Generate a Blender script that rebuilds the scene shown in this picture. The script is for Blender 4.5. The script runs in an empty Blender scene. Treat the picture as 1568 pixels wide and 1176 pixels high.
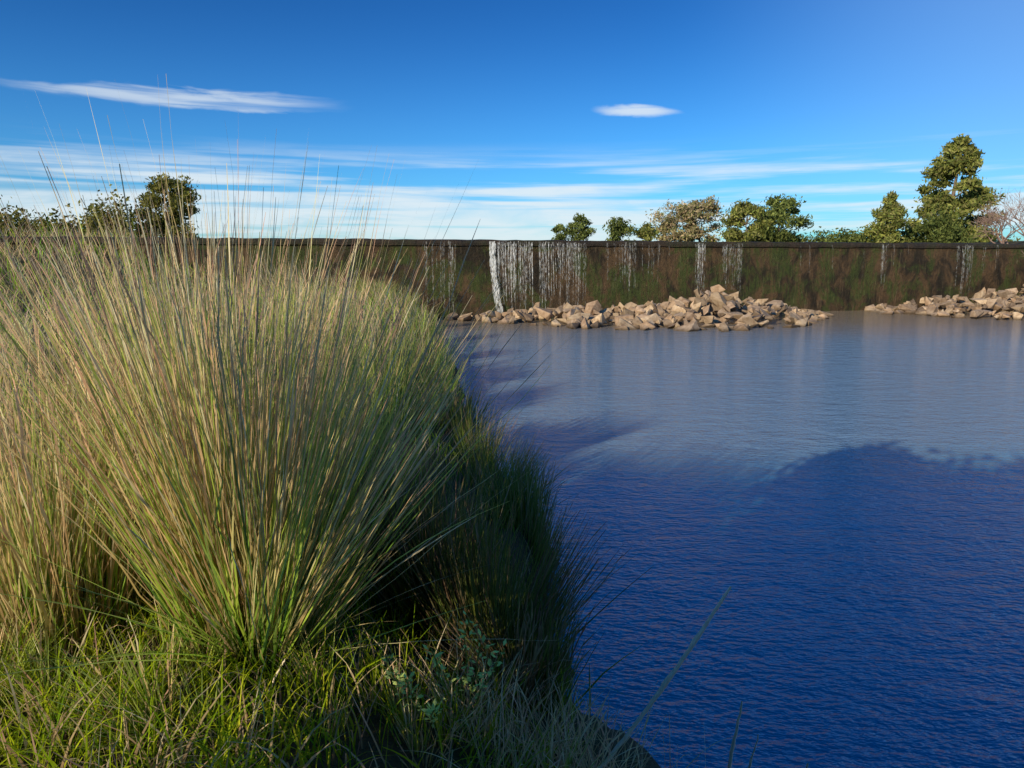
import bpy, bmesh, math, random
import numpy as np
from mathutils import Vector, Matrix
rng=np.random.default_rng(7); random.seed(7)
scene=bpy.context.scene
SUN_EL=math.radians(20); SUN_H=np.array([.6,.8]); SUN_H=SUN_H/np.linalg.norm(SUN_H)

# ---------------------------------------------------------------- helpers
def link(o): scene.collection.objects.link(o); return o
def make_mesh(name,verts,faces,mats,cols=None,midx=None,smooth=False):
    """faces: (n,k) array with k = 3 or 4"""
    verts=np.asarray(verts,dtype=np.float32); faces=np.asarray(faces,dtype=np.int32)
    me=bpy.data.meshes.new(name); k=faces.shape[1]
    me.vertices.add(len(verts)); me.vertices.foreach_set('co',verts.ravel())
    me.loops.add(faces.size); me.loops.foreach_set('vertex_index',faces.ravel())
    me.polygons.add(len(faces))
    me.polygons.foreach_set('loop_start',np.arange(0,faces.size,k,dtype=np.int32))
    me.polygons.foreach_set('loop_total',np.full(len(faces),k,dtype=np.int32))
    if midx is not None: me.polygons.foreach_set('material_index',np.asarray(midx,dtype=np.int32))
    me.polygons.foreach_set('use_smooth',np.full(len(faces),smooth))
    me.update(calc_edges=True)
    if cols is not None:
        a=me.color_attributes.new('Col','FLOAT_COLOR','POINT')
        c=np.ones((len(verts),4),dtype=np.float32); c[:,:3]=cols
        a.data.foreach_set('color',c.ravel())
    for m in mats: me.materials.append(m)
    return link(bpy.data.objects.new(name,me))

class NT:
    def __init__(s,nt): s.nt=nt; s.nt.nodes.clear()
    def n(s,t,**kw):
        nd=s.nt.nodes.new(t)
        for k,v in kw.items(): setattr(nd,k,v)
        return nd
    def l(s,a,b): s.nt.links.new(a,b)
    def put(s,sock,v):
        if isinstance(v,bpy.types.NodeSocket): s.l(v,sock)
        else: sock.default_value=v
    def m(s,op,a,b=None,c=None,clamp=False):
        nd=s.n('ShaderNodeMath',operation=op,use_clamp=clamp)
        s.put(nd.inputs[0],a)
        if b is not None: s.put(nd.inputs[1],b)
        if c is not None: s.put(nd.inputs[2],c)
        return nd.outputs[0]
    def ss(s,v,a,b,o0=0.,o1=1.):
        nd=s.n('ShaderNodeMapRange',interpolation_type='SMOOTHSTEP')
        s.put(nd.inputs['Value'],v); nd.inputs['From Min'].default_value=a; nd.inputs['From Max'].default_value=b
        nd.inputs['To Min'].default_value=o0; nd.inputs['To Max'].default_value=o1
        return nd.outputs[0]
    def mapv(s,vec,scale=(1,1,1),rot=(0,0,0),loc=(0,0,0)):
        nd=s.n('ShaderNodeMapping'); s.l(vec,nd.inputs[0])
        nd.inputs['Scale'].default_value=scale; nd.inputs['Rotation'].default_value=rot; nd.inputs['Location'].default_value=loc
        return nd.outputs[0]
    def noise(s,vec,scale,detail=4,rough=.55,dist=0):
        nd=s.n('ShaderNodeTexNoise'); s.l(vec,nd.inputs['Vector'])
        nd.inputs['Scale'].default_value=scale; nd.inputs['Detail'].default_value=detail
        nd.inputs['Roughness'].default_value=rough; nd.inputs['Distortion'].default_value=dist
        return nd.outputs['Fac']
    def mix(s,f,a,b,mode='MIX'):
        nd=s.n('ShaderNodeMix',data_type='RGBA',blend_type=mode)
        s.put(nd.inputs[0],f)
        for sock,v in ((nd.inputs[6],a),(nd.inputs[7],b)):
            if isinstance(v,tuple): sock.default_value=(*v,1) if len(v)==3 else v
            else: s.l(v,sock)
        return nd.outputs[2]
    def bump(s,h,strength,dist,normal=None):
        nd=s.n('ShaderNodeBump'); s.l(h,nd.inputs['Height'])
        nd.inputs['Strength'].default_value=strength; nd.inputs['Distance'].default_value=dist
        if normal is not None: s.l(normal,nd.inputs['Normal'])
        return nd.outputs[0]
def mat(name):
    m=bpy.data.materials.new(name); m.use_nodes=True; return m,NT(m.node_tree)
def principled(t,col,rough=.8,normal=None,spec=.3):
    p=t.n('ShaderNodeBsdfPrincipled'); t.put(p.inputs['Base Color'],(*col,1) if isinstance(col,tuple) else col)
    t.put(p.inputs['Roughness'],rough); p.inputs['Specular IOR Level'].default_value=spec
    if normal is not None: t.l(normal,p.inputs['Normal'])
    o=t.n('ShaderNodeOutputMaterial'); t.l(p.outputs[0],o.inputs[0]); return p

def foliage_mat(name,trans=.35,dark=.3):
    m,t=mat(name)
    a=t.n('ShaderNodeAttribute',attribute_name='Col')
    g=t.n('ShaderNodeNewGeometry'); nz=t.noise(g.outputs['Position'],9,1)
    c=t.mix(t.ss(nz,.35,.7,0,dark),a.outputs['Color'],(.4,.33,.22),'MULTIPLY')
    d=t.n('ShaderNodeBsdfDiffuse'); t.l(c,d.inputs[0])
    tr=t.n('ShaderNodeBsdfTranslucent'); t.l(c,tr.inputs[0])
    mx=t.n('ShaderNodeMixShader'); mx.inputs[0].default_value=trans
    t.l(d.outputs[0],mx.inputs[1]); t.l(tr.outputs[0],mx.inputs[2])
    o=t.n('ShaderNodeOutputMaterial'); t.l(mx.outputs[0],o.inputs[0]); return m
M_GRASS=foliage_mat('grass_blade',.42,.10); M_LEAF=foliage_mat('leaf',.3,.2)

m,t=mat('bark'); g=t.n('ShaderNodeNewGeometry')
nz=t.noise(t.mapv(g.outputs['Position'],(4,4,1)),3,5)
principled(t,t.mix(nz,(.09,.06,.045),(.26,.2,.15)),.9,t.bump(nz,.6,.03)); M_BARK=m
m,t=mat('dry_twig'); g=t.n('ShaderNodeNewGeometry'); nz=t.noise(g.outputs['Position'],3,4)
principled(t,t.mix(nz,(.20,.13,.10),(.36,.25,.2)),.9); M_TWIG=m

# ---------------------------------------------------------------- terrain
SY=[-60,-3,-1,.5,1.5,2.3,3.03,3.25,4.37,5.54,8.85,16.4,29.5,45]
SX=[60,8,4,2.5,1.6,1.0,.62,.5,.26,.4,-.4,-1.35,-4.3,-5.5]
def shore(y): return np.interp(y,SY,SX)+.07*np.sin(np.asarray(y)*5.1)+.05*np.sin(np.asarray(y)*11.7+1)
def dam_y(x): return 31.13+.241*x
def sst(x,a,b):
    q=np.clip((x-a)/(b-a),0,1); return q*q*(3-2*q)
def H(x,y):
    x=np.asarray(x,float); y=np.asarray(y,float)
    w=y-dam_y(x); s=shore(y)-x
    land=-.12+.5*sst(s,-.05,.35)+.35*sst(s,.2,1.3)+.22*sst(s,1,2.6)
    land=land+.05*np.sin(x*3.1+y*1.7)*sst(s,.3,1)+.03*np.sin(x*7+3)*np.sin(y*6.2)*sst(s,.3,1)
    bed=np.maximum(-.12+s*.5,-1.4)
    h=np.where(s>-.05,land,bed)
    h=h+1.9*sst(-x,9,17)*sst(y,16,27)
    xr=np.interp(y,[0,15,28,34],[60,42,27,26])
    h=np.maximum(h,-1.4+3.2*sst(x,xr-1.5,xr+4)+2*sst(x,xr+4,xr+10))
    up=2.6+1.4*sst(y,54,62)+1.2*sst(x,28,33)+.6*sst(-x,12,18)
    up=np.minimum(up,4.0)
    q=sst(w,.35,.75)
    return h*(1-q)+up*q
def grid(a): return np.array(sorted(set(np.round(a,4))))
xs=grid(np.concatenate([np.arange(-5,3,.1),np.arange(-30,-5,.6),np.arange(3,50,.8),-np.geomspace(30,900,22),np.geomspace(50,900,20)]))
ws=grid(np.concatenate([np.arange(-34,-22,.12),np.arange(-22,0,.45),[.3,.42,.55,.7,.9],np.arange(1.3,35,1.2),np.geomspace(35,1200,20),-np.geomspace(34,500,18)]))
X,W=np.meshgrid(xs,ws)
Yg=W+31.13+.241*X
Z=H(X,Yg)
V=np.stack([X,Yg,Z],-1).reshape(-1,3); nx=len(xs); ny=len(ws)
i=np.arange(nx*(ny-1)).reshape(ny-1,nx)[:,:-1].ravel()
F=np.stack([i,i+1,i+1+nx,i+nx],1)
m,t=mat('bank_soil'); g=t.n('ShaderNodeNewGeometry'); P=g.outputs['Position']
n1=t.noise(P,1.3,5); n2=t.noise(P,14,6,.7); n3=t.noise(P,60,3)
c=t.mix(t.ss(n1,.4,.6),(.045,.05,.014),(.085,.065,.03))
c=t.mix(t.ss(n2,.45,.7),c,(.10,.075,.04)); c=t.mix(t.ss(n3,.4,.7,0,.5),c,(.02,.016,.01))
sep=t.n('ShaderNodeSeparateXYZ'); t.l(P,sep.inputs[0])
c=t.mix(t.ss(sep.outputs[2],.02,.45,.7,0),c,(.03,.024,.016))
principled(t,c,.95,t.bump(n2,.8,.06)); M_SOIL=m
make_mesh('ground',V,F,[M_SOIL],smooth=True)

# ---------------------------------------------------------------- water
def water_mat(name):
    m,t=mat(name); g=t.n('ShaderNodeNewGeometry'); P=g.outputs['Position']
    a=t.noise(t.mapv(P,(1.1,2.4,1),(0,0,.25)),1.3,3,.5,.4)
    b=t.noise(t.mapv(P,(2.4,5.0,1),(0,0,.12)),2.2,3,.55,.3)
    c=t.noise(t.mapv(P,(5,10,1),(0,0,.4)),3.0,2,.5)
    big=t.noise(t.mapv(P,(.10,.3,1)),.6,3)
    sep=t.n('ShaderNodeSeparateXYZ'); t.l(P,sep.inputs[0])
    h=t.m('ADD',t.m('ADD',t.m('MULTIPLY',a,.6),t.m('MULTIPLY',b,.42)),t.m('MULTIPLY',c,.24))
    nb=t.bump(h,.7,.12)
    # shaded blue and sunlit grey painted in by distance; silt brown near the dam
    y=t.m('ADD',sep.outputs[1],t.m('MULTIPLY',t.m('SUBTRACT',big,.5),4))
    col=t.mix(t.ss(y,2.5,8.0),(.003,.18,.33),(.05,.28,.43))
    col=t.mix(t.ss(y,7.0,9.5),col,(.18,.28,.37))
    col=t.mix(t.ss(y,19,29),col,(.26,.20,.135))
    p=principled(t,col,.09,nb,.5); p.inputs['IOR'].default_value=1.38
    return m
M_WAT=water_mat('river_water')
def sheet(name,pts,z,mt):
    bm=bmesh.new(); bm.faces.new([bm.verts.new((x,y,z)) for x,y in pts])
    me=bpy.data.meshes.new(name); bm.to_mesh(me); bm.free(); me.materials.append(mt); return link(bpy.data.objects.new(name,me))
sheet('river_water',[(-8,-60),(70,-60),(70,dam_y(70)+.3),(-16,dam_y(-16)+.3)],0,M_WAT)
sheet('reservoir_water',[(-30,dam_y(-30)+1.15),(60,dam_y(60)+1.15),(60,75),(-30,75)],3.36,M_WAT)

# ---------------------------------------------------------------- dam
m,t=mat('wet_dam_face'); tc=t.n('ShaderNodeTexCoord'); P=tc.outputs['Object']
st=t.noise(t.mapv(P,(.8,1,.45)),1.3,7,.65,.8); st2=t.noise(t.mapv(P,(4.5,1,.5)),2.0,6,.7,.5)
bl=t.noise(t.mapv(P,(.6,1,.5),(0,0,0),(4,0,2)),1.0,6,.7,.6); fine=t.noise(P,6,7,.8)
c=t.mix(t.ss(st,.38,.62),(.022,.016,.008),(.115,.068,.031))
c=t.mix(t.m('MULTIPLY',t.ss(bl,.46,.57),t.ss(st2,.3,.6)),c,(.046,.070,.011))
c=t.mix(t.m('MULTIPLY',t.ss(st2,.54,.72),.55),c,(.22,.16,.09))
c=t.mix(t.m('MULTIPLY',t.ss(fine,.44,.72),.7),c,(.010,.008,.005))
sep=t.n('ShaderNodeSeparateXYZ'); t.l(P,sep.inputs[0])
c=t.mix(t.ss(sep.outputs[2],3.05,3.25,0,.7),c,(.03,.024,.02))
hh=t.m('ADD',t.m('MULTIPLY',st2,.4),fine)
principled(t,c,.55,t.bump(hh,1,.14),.25); M_DAM=m
L0,L1=-30,60; nseg=170
ang=math.atan(.241); dl=(L1-L0)/math.cos(ang)
prof=[(-.16,-1.6),(-.10,1.2),(-.02,3.16),(-.10,3.18),(-.12,3.28),(-.09,3.41),(0,3.43),(1.1,3.43),(1.2,3.38),(1.2,-1.6)]
vs=[];fs=[]
for k in range(nseg+1):
    u=k/nseg*dl
    for (o,z) in prof:
        j=.012*math.sin(u*1.3+z*2)+random.uniform(-.008,.008)
        vs.append((u,o+j,z+(random.uniform(-.025,.025) if z>3 else 0)))
np_=len(prof)
for k in range(nseg):
    for q in range(np_-1):
        a=k*np_+q; fs.append((a,a+np_,a+np_+1,a+1))
dam=make_mesh('dam_wall',vs,fs,[M_DAM]); dam.location=(L0,dam_y(L0),0); dam.rotation_euler=(0,0,ang)

# water spilling over the crest
def fall_mat(name,amax,col,lo,hi):
    m,t=mat(name); g=t.n('ShaderNodeNewGeometry'); P=g.outputs['Position']
    nz=t.noise(t.mapv(P,(12,1,2.4)),2.0,5,.75)
    p=t.n('ShaderNodeBsdfPrincipled'); p.inputs['Base Color'].default_value=(*col,1); p.inputs['Roughness'].default_value=.3
    tr=t.n('ShaderNodeBsdfTransparent'); mx=t.n('ShaderNodeMixShader'); t.l(t.ss(nz,lo,hi,.0,amax),mx.inputs[0])
    t.l(tr.outputs[0],mx.inputs[1]); t.l(p.outputs[0],mx.inputs[2]); o=t.n('ShaderNodeOutputMaterial'); t.l(mx.outputs[0],o.inputs[0]); return m
M_FALL=fall_mat('falling_water',.85,(.8,.82,.8),.40,.70); M_TRICK=fall_mat('trickling_water',.36,(.55,.56,.53),.45,.7)
vs=[];fs=[];mi=[]; cur=0
def ribbon(x,z0,z1,w,slant=0,out=.12):
    n=7; b=len(vs)
    for k in range(n+1):
        s=k/n; z=z0+(z1-z0)*s; ww=w*(1-.55*s)*random.uniform(.5,1.4)
        xx=x+slant*s*s+random.uniform(-.015,.015); yy=dam_y(xx)-.16-.03-out*math.sqrt(s)
        vs.append((xx-ww/2,yy,z)); vs.append((xx+ww/2,yy,z))
    for k in range(n): a=b+2*k; fs.append((a,a+1,a+3,a+2)); mi.append(cur)
def fall(x0,x1,n,zr=(0,1.5),wr=(.012,.035),slant=0,pw=1.0):
    for _ in range(n):
        z1=random.uniform(*zr); ribbon(x0+(x1-x0)*random.random()**pw,3.38-random.uniform(0,.15),z1,random.uniform(*wr),slant*random.uniform(.7,1.3),random.uniform(.04,.2))
fall(-1.0,-.74,38,(0,.3),(.03,.06),.38)
fall(-.65,3.1,66,(.2,2.9),(.010,.028),.05,1.5)
fall(-.6,1.9,28,(.2,2.2),(.012,.035),.05,1.4)
fall(8.8,9.1,9,(1.0,2.4),(.012,.035))
cur=1
fall(-.6,3.4,54,(.2,2.4),(.04,.12),0,1.2)
fall(-3.8,-2.4,14,(.4,2.2),(.03,.09)); fall(-2.75,-2.55,6,(0,.5),(.03,.07))
fall(5.0,5.7,12,(.8,2.4),(.03,.1)); fall(3.6,7.5,16,(1.2,2.9),(.02,.08))
fall(8.7,9.2,14,(.3,1.8),(.03,.08)); fall(10.1,11.1,26,(1.0,2.6),(.03,.1))
fall(18.7,19.4,8,(1.0,2.4),(.03,.1)); fall(23.4,24.5,16,(.5,2.2),(.03,.1)); fall(12,28,16,(1.5,3),(.02,.08))
make_mesh('waterfall',vs,fs,[M_FALL,M_TRICK],None,mi)

# ---------------------------------------------------------------- rocks
m,t=mat('rubble_stone'); g=t.n('ShaderNodeNewGeometry'); P=g.outputs['Position']
a=t.n('ShaderNodeAttribute',attribute_name='Col'); n2=t.noise(P,5,6,.7)
c=t.mix(t.ss(n2,.35,.7,0,.75),a.outputs['Color'],(.42,.33,.26),'MULTIPLY')
sep=t.n('ShaderNodeSeparateXYZ'); t.l(P,sep.inputs[0])
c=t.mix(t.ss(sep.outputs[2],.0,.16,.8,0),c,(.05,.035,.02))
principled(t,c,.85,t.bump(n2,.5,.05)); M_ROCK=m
protos=[]
for k in range(26):
    bm=bmesh.new()
    for _ in range(random.randint(7,11)):
        v=Vector((random.gauss(0,1),random.gauss(0,1),random.gauss(0,1))).normalized()*random.uniform(.75,1.15)
        v.x*=random.uniform(.9,1.15); bm.verts.new((v.x*.62,v.y*.5,v.z*.38))
    r=bmesh.ops.convex_hull(bm,input=bm.verts[:])
    bmesh.ops.delete(bm,geom=[v for v in bm.verts if not v.link_faces],context='VERTS')
    bmesh.ops.bevel(bm,geom=bm.edges[:],offset=.018,segments=1,affect='EDGES')
    bmesh.ops.triangulate(bm,faces=bm.faces[:]); bm.verts.index_update()
    protos.append((np.array([v.co[:] for v in bm.verts]),np.array([[v.index for v in f.verts] for f in bm.faces]))); bm.free()
def rock_pile(name,n,sampler,hfun,smin=.35,smax=.85):
    VV=[];FF=[];CC=[];b=0
    for _ in range(n):
        x,y=sampler(); h=hfun(x,y)
        if h<=.02: continue
        pv,pf=random.choice(protos); s=random.uniform(smin,smax)*random.choice([1,1,.65,1.15])
        R=np.array(Matrix.Rotation(random.uniform(0,6.3),3,'Z')@Matrix.Rotation(random.gauss(0,.5),3,'X')@Matrix.Rotation(random.gauss(0,.5),3,'Y'))
        lay=random.random()**.5
        v=pv@R.T*s+np.array([x,y,h*lay-.05])
        c=np.array(random.choice([(.44,.31,.20),(.53,.40,.26),(.34,.25,.16),(.40,.30,.21),(.25,.18,.12)]))*random.uniform(.75,1.2)
        VV.append(v);FF.append(pf+b);CC.append(np.tile(c,(len(v),1)));b+=len(v)
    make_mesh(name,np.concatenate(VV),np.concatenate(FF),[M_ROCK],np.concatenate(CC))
def h1(x,y):
    ridge=np.interp(x,[-3.4,-1.8,0,3,6,8.5,10.5,12.5,14.3],[.05,.35,.5,.6,.75,1.35,1.0,.5,.04])
    front=np.interp(x,[-3.4,-1.8,3.8,8,11,14],[29.6,28.6,24.9,24.7,26.2,29.8]); back=dam_y(x)-.3
    mid=front*.4+back*.6
    q=np.where(y<mid,(y-front)/(mid-front),(back+1.0-y)/(back+1.0-mid))
    return float(ridge*np.clip(q,0,1)**.7)
rock_pile('rock_pile',820,lambda:(random.uniform(-3.4,14.3),random.uniform(24.5,33.5)),lambda x,y:h1(x,y) if y<dam_y(x)-.5 else 0,.35,.82)
def h2(x,y):
    rise=np.interp(x,[17.5,19,22,26,32],[0,.3,.7,1.1,1.9])
    front=np.interp(x,[17.5,19,21,26,32],[33.5,31.8,29,27.5,27]); return float(rise*np.clip((y-front)/2.5,0,1)**.5)
rock_pile('rock_pile',800,lambda:(random.uniform(17.8,32),random.uniform(27,38)),lambda x,y:h2(x,y) if y<dam_y(x)-.5 else 0,.3,.75)

# ---------------------------------------------------------------- grass
class Blades:
    def __init__(s): s.V=[];s.F=[];s.C=[];s.b=0
    def add(s,root,d,tilt,L,bend,width,nseg,c0,c1,seed=0.0,tipw=.15):
        n=len(L); th=tilt.copy(); pos=root.copy()
        phi=rng.uniform(0,2*np.pi,n); wd=np.stack([np.cos(phi),np.sin(phi),rng.normal(0,.15,n)],1)
        rows=[];cols=[]
        wob=rng.normal(0,1,(n,2))
        for k in range(nseg+1):
            q=k/nseg
            prof=(1-(1-tipw)*q**1.6)*(.75+.25*min(1,q*5))
            w=width*prof
            if seed>0 and q>.62: w=w*np.where(rng.random(n)<.5,1+seed*rng.random(n),.6)
            rows.append(pos-wd*w[:,None]/2); rows.append(pos+wd*w[:,None]/2)
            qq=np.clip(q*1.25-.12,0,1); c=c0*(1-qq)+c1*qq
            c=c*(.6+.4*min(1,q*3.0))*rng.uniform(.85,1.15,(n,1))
            cols+= [c,c]
            th=tilt+bend*((k+.5)/nseg)**1.6
            step=(L/nseg)[:,None]
            pos=pos+step*np.concatenate([d*np.sin(th)[:,None],np.cos(th)[:,None]],1)
            pos[:,:2]+=wob*(L/nseg*.06)[:,None]*rng.normal(0,.6,(n,1))
        R=np.stack(rows,1); C=np.stack(cols,1)
        m_=2*(nseg+1); base=s.b+np.arange(n)[:,None]*m_
        for k in range(nseg):
            s.F.append(np.concatenate([base+2*k,base+2*k+1,base+2*k+3,base+2*k+2],1))
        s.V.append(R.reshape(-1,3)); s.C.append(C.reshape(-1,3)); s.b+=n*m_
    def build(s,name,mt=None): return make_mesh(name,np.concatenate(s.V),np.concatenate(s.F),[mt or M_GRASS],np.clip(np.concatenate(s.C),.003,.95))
GR=np.array([[.24,.48,.03],[.40,.62,.05],[.14,.36,.03],[.52,.68,.08]])
ST=np.array([[.95,.72,.40],[.90,.60,.36],[.95,.84,.54],[.84,.50,.34],[.92,.72,.36]])
def pick(P,n): return P[rng.integers(0,len(P),n)]*rng.uniform(.62,1.15,(n,1))
def tussock(B,cx,cy,n,Lm,r0=.22,spread=.55,dry=.45,w=(.006,.012),lean=(0,0),seg=8,sub=9,tone=1.0,stems=0):
    a=rng.uniform(0,2*np.pi,n); rr=np.sqrt(rng.random(n)); r=r0*rr
    # shoots grow in bunches that share a lean, a height and a tone
    bi=rng.integers(0,sub,n); ba=rng.uniform(0,2*np.pi,sub); br=r0*.75*np.sqrt(rng.random(sub)); bl=rng.uniform(.66,1.06,sub)
    blx=rng.normal(0,.11,(sub,2)); bd=rng.normal(0,.24,sub)
    root=np.stack([cx+br[bi]*np.cos(ba[bi])+.35*r*np.cos(a),cy+br[bi]*np.sin(ba[bi])+.35*r*np.sin(a),np.zeros(n)],1); root[:,2]=H(root[:,0],root[:,1])-.04
    off=root[:,:2]-np.array([cx,cy])
    dv=off/r0*spread*.85+blx[bi]+rng.normal(0,.080,(n,2))+np.array(lean)
    tn=np.linalg.norm(dv,axis=1)+1e-6; d=dv/tn[:,None]; tilt=np.arcsin(np.clip(tn,0,.93))
    L=np.minimum(Lm*bl[bi]*rng.beta(2.6,1.5,n)*1.45,Lm*rng.uniform(.98,1.18,n)); bend=np.abs(rng.normal(.08,.14,n))
    isd=rng.random(n)<(dry+bd[bi]); ww=rng.uniform(*w,n)
    if stems:
        k=rng.integers(0,n,stems); L[k]=Lm*rng.uniform(1.04,1.32,stems); isd[k]=True; tilt[k]*=.6; ww[k]=.0055
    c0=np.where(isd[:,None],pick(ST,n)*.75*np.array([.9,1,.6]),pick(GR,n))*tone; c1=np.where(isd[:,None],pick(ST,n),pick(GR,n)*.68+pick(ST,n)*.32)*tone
    for flag,sd in ((True,1.6),(False,0)):
        k=isd==flag
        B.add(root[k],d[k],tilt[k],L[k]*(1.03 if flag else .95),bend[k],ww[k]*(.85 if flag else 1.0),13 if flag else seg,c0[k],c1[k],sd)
def tuss_obj(*items):
    B=Blades()
    for it in items: tussock(B,*it[:4],**it[4])
    B.build('tussock_grass')
tuss_obj((-1.12,2.72,1450,1.66,dict(r0=.29,spread=.48,dry=.54,lean=(.07,0),sub=24,stems=90)),(-1.10,2.75,200,1.5,dict(r0=.2,spread=.8,dry=.35,lean=(.1,0))))
tuss_obj((-1.95,2.75,1000,1.27,dict(r0=.32,spread=.42,dry=.74,lean=(.03,0),sub=18,stems=40)))
tuss_obj((-1.60,3.35,1050,1.70,dict(r0=.34,spread=.38,dry=.64,lean=(.03,0),sub=18,stems=90)))
tuss_obj((-2.75,3.5,800,1.08,dict(r0=.4,spread=.45,dry=.75,stems=20)))
tuss_obj((-2.5,5.0,700,1.2,dict(r0=.4,spread=.42,dry=.65,stems=20)))
tuss_obj((-1.05,4.5,900,1.15,dict(r0=.35,spread=.42,dry=.3,tone=.7)))
tuss_obj((-4.4,5.2,700,.95,dict(r0=.5,spread=.5,dry=.7)))
tuss_obj((-1.35,6.6,900,1.2,dict(r0=.4,spread=.4,dry=.35,tone=.7)))
tuss_obj((-2.6,9.2,700,1.4,dict(r0=.5,spread=.4,dry=.4,w=(.008,.014))))
tuss_obj((-3.6,11.8,700,1.5,dict(r0=.6,spread=.4,dry=.5,w=(.01,.016))))
tuss_obj((-4.2,8.0,500,1.1,dict(r0=.6,spread=.45,dry=.6,w=(.008,.014))))
tuss_obj((-6.5,8.0,500,1.0,dict(r0=.6,spread=.5,dry=.75,w=(.008,.014))))
# smaller tufts right of the big clump, colour toned down to look shaded
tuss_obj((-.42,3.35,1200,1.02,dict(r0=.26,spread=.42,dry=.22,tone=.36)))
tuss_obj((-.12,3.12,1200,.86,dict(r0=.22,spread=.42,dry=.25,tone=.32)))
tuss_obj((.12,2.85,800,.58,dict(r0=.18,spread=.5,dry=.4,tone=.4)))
B=Blades()
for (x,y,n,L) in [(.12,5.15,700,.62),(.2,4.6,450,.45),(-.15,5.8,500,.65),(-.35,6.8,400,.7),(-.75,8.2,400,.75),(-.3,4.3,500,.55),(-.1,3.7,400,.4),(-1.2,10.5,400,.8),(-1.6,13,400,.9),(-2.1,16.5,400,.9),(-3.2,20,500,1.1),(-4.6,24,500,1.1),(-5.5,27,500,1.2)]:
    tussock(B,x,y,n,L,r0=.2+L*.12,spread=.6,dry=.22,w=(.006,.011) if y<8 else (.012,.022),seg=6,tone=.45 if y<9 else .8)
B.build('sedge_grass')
def carpet(name,n,xr,yr,Lr,w,dry,smin,seg=4,pal=GR,bendm=.7,tone=1.0,thin=None):
    x=rng.uniform(*xr,n); y=rng.uniform(*yr,n); s=shore(y)-x; k=(s>smin)
    if thin is not None: k&=rng.random(n)<thin(x,y)
    x=x[k];y=y[k]
    pn=np.sin(x*2.3+1)*np.sin(y*2.9)+.5*np.sin(x*6+y*5)+.5*np.sin(x*13-y*9)
    n=len(x); root=np.stack([x,y,H(x,y)-.01],1); a=rng.uniform(0,2*np.pi,n); d=np.stack([np.cos(a),np.sin(a)],1)
    L=rng.uniform(*Lr,n)*np.clip(1+.4*pn,.35,2); isd=rng.random(n)<dry+.12*pn
    c0=np.where(isd[:,None],pick(ST,n)*.6,pick(pal,n))*tone; c1=np.where(isd[:,None],pick(ST,n)*.85,pick(pal,n)*1.1)*tone
    B=Blades(); B.add(root,d,np.abs(rng.normal(.25,.25,n)),L,np.abs(rng.normal(bendm,.5,n)),rng.uniform(*w,n),seg,c0,c1); return B.build(name)
LG=np.array([[.34,.48,.015],[.48,.57,.02],[.16,.30,.015],[.58,.60,.04]])
carpet('lawn_grass',13000,(-3.3,.3),(1.3,3.6),(.10,.32),(.005,.011),.22,.35,5,LG,1.0,.95,lambda x,y:1-.85*sst(x,-.9,-.4))
carpet('bank_grass',12000,(-6,.6),(2.9,14),(.12,.38),(.006,.012),.25,.15,4,GR,.7,.45)
carpet('meadow_grass',11000,(-24,-2),(10,30),(.4,1.0),(.02,.04),.65,.1,3)
# young shoots and seedlings round the foot of the tussocks
B=Blades()
for _ in range(24):
    x=random.uniform(-2.4,-.75); y=random.uniform(2.05,2.6); tussock(B,x,y,random.randint(30,80),random.uniform(.22,.42),r0=.07,spread=.8,dry=random.uniform(0,.5),w=(.004,.009),seg=6,sub=3)
for _ in range(14):
    x=random.uniform(-.75,.35); y=random.uniform(2.1,2.5); tussock(B,x,y,random.randint(15,40),random.uniform(.2,.38),r0=.06,spread=.8,dry=random.uniform(.1,.8),w=(.004,.008),seg=6,sub=3,tone=.9)
B.build('grass_shoots')

B=Blades()
n=560; x=rng.normal(.12,.24,n); y=rng.normal(2.34,.14,n)
root=np.stack([x,y,H(x,y)-.02],1); a=rng.uniform(0,6.28,n); d=np.stack([np.cos(a),np.sin(a)],1)
B.add(root,d,np.abs(rng.normal(.35,.2,n)),rng.uniform(.16,.48,n),np.abs(rng.normal(.35,.5,n)),rng.uniform(.004,.008,n),8,pick(ST,n)*.8,pick(ST,n)*1.05,1.2)
n=240; x=rng.normal(-.2,.25,n); y=rng.normal(2.40,.18,n)
root=np.stack([x,y,H(x,y)-.02],1); a=rng.uniform(0,6.28,n); d=np.stack([np.cos(a),np.sin(a)],1)
B.add(root,d,np.abs(rng.normal(.3,.2,n)),rng.uniform(.15,.40,n),np.abs(rng.normal(.35,.5,n)),rng.uniform(.004,.008,n),6,pick(LG,n)*.8,pick(LG,n)*.9)
B.build('dry_weeds')
def tube(pts,rad,ns=6):
    V=[];F=[]
    pts=[Vector(p) for p in pts]
    for k,p in enumerate(pts):
        d=(pts[min(k+1,len(pts)-1)]-pts[max(k-1,0)]).normalized(); u=d.orthogonal().normalized(); v=d.cross(u)
        for q in range(ns):
            an=2*math.pi*q/ns; V.append(p+(u*math.cos(an)+v*math.sin(an))*rad[k])
    for k in range(len(pts)-1):
        for q in range(ns):
            a=k*ns+q;b=k*ns+(q+1)%ns; F.append((a,b,b+ns,a+ns))
    return V,F
m,t=mat('dry_stalk'); g=t.n('ShaderNodeNewGeometry'); nz=t.noise(g.outputs['Position'],40,3)
principled(t,t.mix(nz,(.66,.52,.34),(.94,.82,.64)),.8); M_STALK=m
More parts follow.
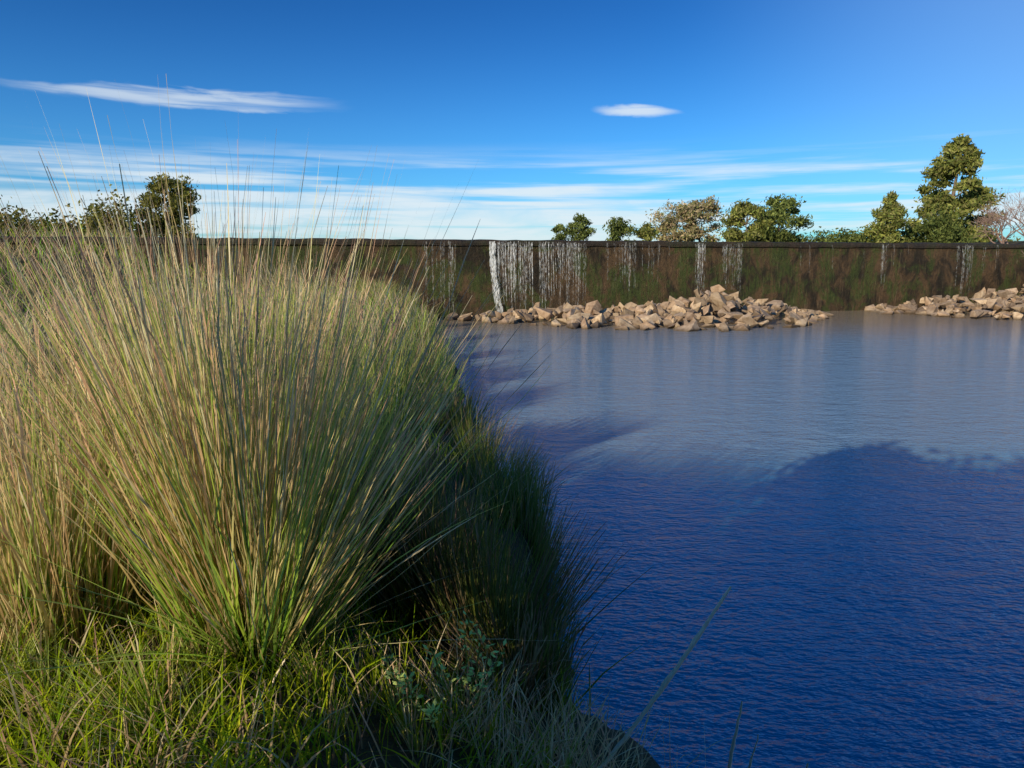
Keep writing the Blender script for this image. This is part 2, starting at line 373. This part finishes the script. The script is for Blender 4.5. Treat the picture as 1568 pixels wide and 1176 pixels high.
def stalk(p0,p1,sag,r):
    n=26;pts=[];rad=[]
    p0=Vector(p0);p1=Vector(p1)
    for k in range(n+1):
        s=k/n; p=p0.lerp(p1,s)+Vector((0,0,1))*sag*4*s*(1-s); p+=Vector((random.gauss(0,1),0,random.gauss(0,1)))*.0016
        pts.append(p); rr=r*(1-.45*s)
        if s>.45: rr=r*(.75+.5*random.random())*(1-.5*max(0,s-.8)/.2)
        rad.append(rr)
    V,F=tube(pts,rad); make_mesh('grass_stalk',V,F,[M_STALK],smooth=True)
stalk((.26,2.36,.42),(.86,2.50,1.24),-.03,.0095)
stalk((.78,2.32,.12),(.86,2.30,.88),.02,.006)
stalk((.84,2.35,.1),(.93,2.3,.74),.02,.004)
stalk((1.08,2.3,.0),(1.10,2.25,.66),.02,.0055)
stalk((1.12,2.35,.0),(1.22,2.25,.60),.02,.0045)
stalk((-.95,2.3,.8),(-.80,2.2,1.12),.02,.004)
VV=[];FF=[];CC=[];b=0
for (sx,sy,tx,ty,tz) in [(-.2,2.4,-.15,2.15,1.30),(-.2,2.4,-.03,2.1,1.22),(-.2,2.4,-.28,2.15,1.18),(-.35,2.3,-.36,2.1,1.10),(-.3,2.3,-.26,2.05,1.02),(-.2,2.4,-.1,2.15,1.20),(-.4,2.4,-.44,2.15,1.16)]:
    z0=float(H(sx,sy)); p0=Vector((sx,sy,z0)); p1=Vector((tx,ty,tz))
    V,F=tube([p0.lerp(p1,k/6)+Vector((random.gauss(0,.006),random.gauss(0,.006),0)) for k in range(7)],[.003]*7,4)
    VV+=[tuple(v) for v in V]; FF+=[tuple(q+b for q in f) for f in F]; CC+=[(.3,.36,.1)]*len(V); b+=len(V)
    for k in range(40):
        s=random.uniform(.35,1.03); c=p0.lerp(p1,s); a=random.uniform(0,6.28); el=random.uniform(-.1,.9)
        d=Vector((math.cos(a)*math.cos(el),math.sin(a)*math.cos(el),math.sin(el))); sd=d.cross(Vector((random.gauss(0,.4),random.gauss(0,.4),1))).normalized()
        L=random.uniform(.014,.032); c=c+d*random.uniform(0,.025); w=L*.26; cc=np.array([.66,.82,.24])*random.uniform(.7,1.15)
        for p in (c,c+d*L*.5+sd*w,c+d*L,c+d*L*.5-sd*w): VV.append(tuple(p)); CC.append(tuple(cc))
        FF.append((b,b+1,b+2,b+3)); b+=4
make_mesh('leafy_weed',VV,FF,[M_LEAF],CC)

# ---------------------------------------------------------------- trees
def tree(name,base,height,width,kind='round',n=9000,leaf=.22,pal=None,clusters=46,trunk=.3,crown0=.22,cr=.17,wood=None):
    r=random.Random(int(abs(base[0]*31+base[1]*17)*10)); bx,by,bz=base
    cl=[]; tries=0
    while len(cl)<clusters and tries<9000:
        tries+=1
        q=r.random()
        if kind=='cone': env=(1-q)**.62*(.55+.45*min(1,q*5))*r.uniform(.8,1.12)
        elif kind=='flat': env=math.sin(math.pi*min(1,.15+q*.8))**.5
        else: env=math.sqrt(max(0,1-(2*q-.9)**2/1.25))
        a=r.uniform(0,6.28); rad=env*width/2*math.sqrt(r.uniform(.05,1))*(1-cr*.6)
        cl.append((Vector((bx+rad*math.cos(a),by+rad*math.sin(a),bz+height*(crown0+(1-crown0-.04)*q))),width*cr*r.uniform(.5,1.15)*(1-.45*q if kind=='cone' else 1),r.uniform(.6,1.25)))
    V=[];C=[];per=int(n/len(cl))
    for c,rad,sh in cl:
        g=rng.normal(0,1,(per,3)); g/=np.linalg.norm(g,axis=1)[:,None]; g*= (rng.random((per,1))**.6)*rad*rng.uniform(.8,1.6,(per,1)); g[:,2]*=.65
        P=g+np.array(c); u=rng.normal(0,1,(per,3)); u[:,2]+=.6; u/=np.linalg.norm(u,axis=1)[:,None]; v=np.cross(u,rng.normal(0,1,(per,3))); v/=np.linalg.norm(v,axis=1)[:,None]
        sz=leaf*rng.uniform(.5,1.2,(per,1))
        V.append(np.stack([P-u*sz*.7,P+v*sz*.25,P+u*sz*.7,P-v*sz*.25],1).reshape(-1,3))
        col=np.array(pal)[rng.integers(0,len(pal),per)]*rng.uniform(.75,1.25,(per,1))*sh
        C.append(np.repeat(col,4,0))
    V=np.concatenate(V); C=np.concatenate(C); F=np.arange(len(V)).reshape(-1,4); midx=[0]*len(F)
    TV=[];TF=[]
    top=bz+height*(.9 if kind=='cone' else .6)
    n_=9; pts=[Vector((bx+.12*math.sin(k*1.1),by+.1*math.cos(k*.9),bz-.3+(top-bz+.3)*k/n_)) for k in range(n_+1)]
    vv,ff=tube(pts,[trunk*(1-.85*k/n_) for k in range(n_+1)],7); TV+=vv;TF+=ff
    for c,rad,sh in cl[::2]:
        hz=min(max(c.z-r.uniform(.3,1.2)*height*.12,bz+height*.12),top-.05); k=(hz-bz+.3)/(top-bz+.3)*n_; k0=min(int(k),n_-1); s=pts[k0].lerp(pts[k0+1],k-k0)
        mid=s.lerp(c,.5)+Vector((0,0,-.04*height*r.random())); o=len(TV)
        vv,ff=tube([s,mid,c],[trunk*.32*(1-.6*k/n_),trunk*.18,trunk*.05],5); TV+=vv; TF+=[tuple(q+o for q in f) for f in ff]
    b=len(V); TV=np.array([tuple(v) for v in TV]); F=np.concatenate([F,np.array(TF)+b]); midx=midx+[1]*len(TF)
    V=np.concatenate([V,TV]); C=np.concatenate([C,np.full((len(TV),3),.2)])
    return make_mesh(name,V,F,[M_LEAF,wood or M_BARK],C,midx)
YG=((.25,.28,.07),(.33,.34,.09),(.15,.19,.05),(.28,.27,.10))
DG=((.17,.21,.06),(.24,.28,.08),(.11,.15,.045))
OL=((.20,.20,.05),(.13,.15,.03),(.25,.23,.06))
GM=((.46,.38,.2),(.36,.33,.16),(.56,.42,.26),(.26,.27,.1))
gz=3.5
tree('pine_tree',(37.6,60,gz-.5),9.9,8.4,'cone',22000,.34,YG,110,.3,.05,.12)
tree('round_tree',(31.2,58,gz-.5),5.0,4.6,'cone',9000,.27,YG,50,.18,.02,.17)
tree('round_tree',(35.0,57,gz-.9),3.6,4.6,'round',6000,.26,DG,34,.18,.0,.2)
tree('round_tree',(23.6,62,gz-.8),5.4,5.1,'round',12000,.29,DG,60,.2,.0,.16)
tree('round_tree',(20.4,61,gz-.8),4.9,3.8,'round',9000,.28,YG,40,.2,.0,.17)
tree('gum_tree',(17.8,66,gz),4.8,4.4,'flat',5500,.25,GM,50,.16,.2,.16)
tree('gum_tree',(15.2,65,gz),4.3,4.8,'flat',5500,.25,GM,50,.16,.15,.16)
tree('round_tree',(11.6,60,gz-.8),2.9,2.3,'round',3500,.24,YG,20,.1,.0,.22)
tree('round_tree',(9.2,60,gz-.8),3.3,2.8,'round',4500,.24,DG,24,.1,.0,.22)
tree('round_tree',(6.2,64,gz-.5),3.6,2.6,'round',4000,.24,DG,22,.1,.0,.2)
tree('round_tree',(4.6,64,gz-.8),3.1,2.4,'round',3500,.24,DG,20,.1,.0,.2)
tree('round_tree',(-22.4,46,3.0),4.9,4.0,'round',11000,.22,OL,50,.2,.0,.17)
def thicket(name,x0,x1,y0,y1,z0,hf,n,leaf,pal,k=60):
    V=[];C=[]
    for _ in range(k):
        x=random.uniform(x0,x1); y=y0+(y1-y0)*(x-x0)/(x1-x0)+random.uniform(-1.5,1.5); hh=hf(x)*random.uniform(.6,1.05); rad=random.uniform(.5,1.1)
        per=n//k; g=rng.normal(0,1,(per,3)); g/=np.linalg.norm(g,axis=1)[:,None]; g*=(rng.random((per,1))**.4)*rad
        P=g+np.array([x,y,0]); P[:,2]=z0+np.abs(g[:,2]/rad*.5+.5)*hh*rng.uniform(.7,1.05,per)
        u=rng.normal(0,1,(per,3)); u/=np.linalg.norm(u,axis=1)[:,None]; v=np.cross(u,rng.normal(0,1,(per,3))); v/=np.linalg.norm(v,axis=1)[:,None]
        sz=leaf*rng.uniform(.5,1.2,(per,1)); V.append(np.stack([P-u*sz*.6,P+v*sz*.32,P+u*sz*.6,P-v*sz*.32],1).reshape(-1,3))
        C.append(np.repeat(np.array(pal)[rng.integers(0,len(pal),per)]*rng.uniform(.7,1.25,(per,1))*random.uniform(.6,1.25),4,0))
    V=np.concatenate(V); make_mesh(name,V,np.arange(len(V)).reshape(-1,4),[M_LEAF],np.concatenate(C))
thicket('shrub_thicket',26,35,60,60,gz,lambda x:2.0,7000,.24,DG,40)
thicket('shrub_thicket',18,46,64,64,gz,lambda x:1.5,6000,.22,OL,60)
thicket('shrub_thicket',-46,-23,45,45,3.2,lambda x:3.4+.5*math.sin(x*.7),24000,.24,OL,130)
thicket('shrub_thicket',-28,-15,29,33,1.9,lambda x:1.9+.4*math.sin(x*.9),12000,.2,((.24,.16,.09),(.16,.14,.06),(.28,.22,.12)),80)
# unseen trees and shrub added behind the viewpoint to shade the near water
tree('unseen_shade_tree',(-1.60,-.05,.9),3.1,1.7,'round',14000,.18,DG,90,.08,.38,.2)
tree('unseen_shade_shrub',(-1.28,-1.30,.9),3.1,2.8,'round',18000,.22,DG,130,.08,.0,.2)
tree('unseen_shade_tree',(-1.1,-4.1,.9),4.5,5.2,'round',14000,.3,DG,90,.22,.05,.17)
tree('unseen_shade_tree',(2,-6.6,.9),4.9,7.4,'round',16000,.34,DG,100,.25,.0,.17)
tree('unseen_shade_tree',(6.4,-9.8,.5),5.6,8.5,'round',13000,.36,DG,90,.25,.0,.18)
tree('unseen_shade_tree',(10.8,-13.8,.2),6.4,9,'round',12000,.38,DG,90,.25,.0,.18)
def bare(name,base,h,seed,tilt=(0,0),spread=.5,r0=.08,depth=6):
    r=random.Random(seed); V=[];F=[]
    def br(p,d,L,rad,dep):
        pts=[p];q=p
        for k in range(3):
            d2=(d+Vector((r.gauss(0,.12),r.gauss(0,.12),r.gauss(0,.08)))).normalized(); q=q+d2*L/3; pts.append(q)
        o=len(V); vv,ff=tube(pts,[rad,rad*.85,rad*.72,rad*.6],4); V.extend(vv); F.extend([tuple(a+o for a in f) for f in ff])
        if dep==0: return
        for k in range(r.choice([2,3,3])):
            nd=(d2+Vector((r.gauss(0,spread),r.gauss(0,spread),r.gauss(.08,spread*.6)))).normalized()
            br(pts[-1] if k<2 else pts[2],nd,L*r.uniform(.68,.88),max(rad*.58,.007),dep-1)
    for _ in range(4): br(Vector(base)+Vector((r.gauss(0,.25),r.gauss(0,.25),-.2)),Vector((tilt[0]+r.gauss(0,.3),tilt[1]+r.gauss(0,.3),1)).normalized(),h*.27,r0,depth-1)
    make_mesh(name,[tuple(v) for v in V],F,[M_TWIG])
bare('bare_tree',(32.3,43,3.0),5.2,3)
bare('bare_tree',(30.2,42.5,3.0),3.6,4)
bare('bare_tree',(28.0,35.2,.9),3.3,5,(-.35,-.1))

# ---------------------------------------------------------------- sky
w=bpy.data.worlds.new('World'); scene.world=w; w.use_nodes=True; t=NT(w.node_tree)
sky=t.n('ShaderNodeTexSky',sky_type='NISHITA',sun_disc=False); sky.sun_elevation=SUN_EL; sky.sun_rotation=math.radians(180+36.9)
sky.air_density=1.0; sky.dust_density=.2; sky.ozone_density=1.2
tc=t.n('ShaderNodeTexCoord'); sep=t.n('ShaderNodeSeparateXYZ'); t.l(tc.outputs['Generated'],sep.inputs[0])
az=t.m('ARCTAN2',sep.outputs[0],sep.outputs[1]); el=t.m('ARCSINE',sep.outputs[2])
hs=t.n('ShaderNodeHueSaturation'); hs.inputs['Saturation'].default_value=1.25; t.l(sky.outputs[0],hs.inputs['Color'])
skc=t.mix(1.0,hs.outputs[0],(.30,.82,1.42),'MULTIPLY')
# a polarised sky: deepest well above the horizon in front, paler towards the right
skc=t.mix(t.m('MULTIPLY',t.ss(el,.10,.38),t.ss(az,.15,.6,1,.25)),skc,(.50,.64,.72),'MULTIPLY')
skc=t.mix(t.ss(el,.35,.8),skc,(.6,1.75,1.5),'MULTIPLY')
skc=t.mix(t.m('MULTIPLY',t.ss(az,.2,.75,0,.22),t.ss(el,.9,.3)),skc,(5.2,6.8,8.2))
cv=t.n('ShaderNodeCombineXYZ'); t.l(az,cv.inputs[0]); t.l(el,cv.inputs[1])
def streak(sx,sy,rot,det=5,dist=.3,loc=(0,0,0)): return t.noise(t.mapv(cv.outputs[0],(sx,sy,1),(0,0,rot),loc),1,det,.55,dist)
s1=streak(2.0,48,-.010,5,.4); s2=streak(5,120,.012,4,.3,(3,1,0)); s3=streak(9,40,-.02,5,.6,(7,3,0))
env=t.m('MULTIPLY',t.ss(el,.165,.10),t.ss(el,-.02,.03))
azf=t.ss(az,.15,.50,0,.08)
thr=t.m('ADD',s1,t.m('MULTIPLY',s2,.22))
thr=t.m('SUBTRACT',thr,azf)
lo=t.m('MULTIPLY',t.ss(el,.13,.05),.13)
thr=t.m('ADD',thr,lo)
band=t.m('MULTIPLY',t.m('MULTIPLY',t.ss(thr,.52,.76),env),t.ss(s3,.2,.6,.55,1))
def blob(a0,e0,ha,he,tilt=0,nz=1.6):
    da=t.m('DIVIDE',t.m('SUBTRACT',az,a0),ha)
    de=t.m('DIVIDE',t.m('SUBTRACT',t.m('SUBTRACT',el,e0),t.m('MULTIPLY',t.m('SUBTRACT',az,a0),tilt)),he)
    de=t.m('ADD',de,t.m('MULTIPLY',t.m('SUBTRACT',s3,.5),nz))
    r=t.m('ADD',t.m('MULTIPLY',da,da),t.m('MULTIPLY',de,de)); return t.ss(r,1.0,.0)
c1=t.m('MULTIPLY',blob(-.43,.199,.22,.013,.02,2.4),t.ss(s2,.3,.65,.15,.62))
c2=t.m('MULTIPLY',blob(.172,.199,.066,.010,-.06,2.2),t.ss(s2,.25,.6,.4,.75))
cl=t.m('MAXIMUM',t.m('MAXIMUM',t.m('MULTIPLY',band,.85),c1),c2)
out=t.mix(cl,skc,(8.0,8.8,9.2))
bg=t.n('ShaderNodeBackground'); t.l(out,bg.inputs[0]); bg.inputs[1].default_value=.1
o=t.n('ShaderNodeOutputWorld'); t.l(bg.outputs[0],o.inputs[0])

sun=bpy.data.lights.new('sun','SUN'); sun.energy=5.0; sun.angle=math.radians(.5); sun.color=(1,.87,.66)
so=link(bpy.data.objects.new('sun',sun)); d=Vector((SUN_H[0]*math.cos(SUN_EL),SUN_H[1]*math.cos(SUN_EL),-math.sin(SUN_EL)))
so.rotation_euler=d.to_track_quat('-Z','Y').to_euler(); so.location=(-20,-20,20)

cam=bpy.data.cameras.new('camera'); cam.lens=24; cam.sensor_width=36; cam.clip_end=5000; cam.clip_start=.05
co=link(bpy.data.objects.new('camera',cam)); co.location=(0,0,2.5); co.rotation_euler=(math.radians(90-10.2),0,0)
scene.camera=co
scene.view_settings.view_transform='Standard'; scene.view_settings.look='None'; scene.view_settings.exposure=0
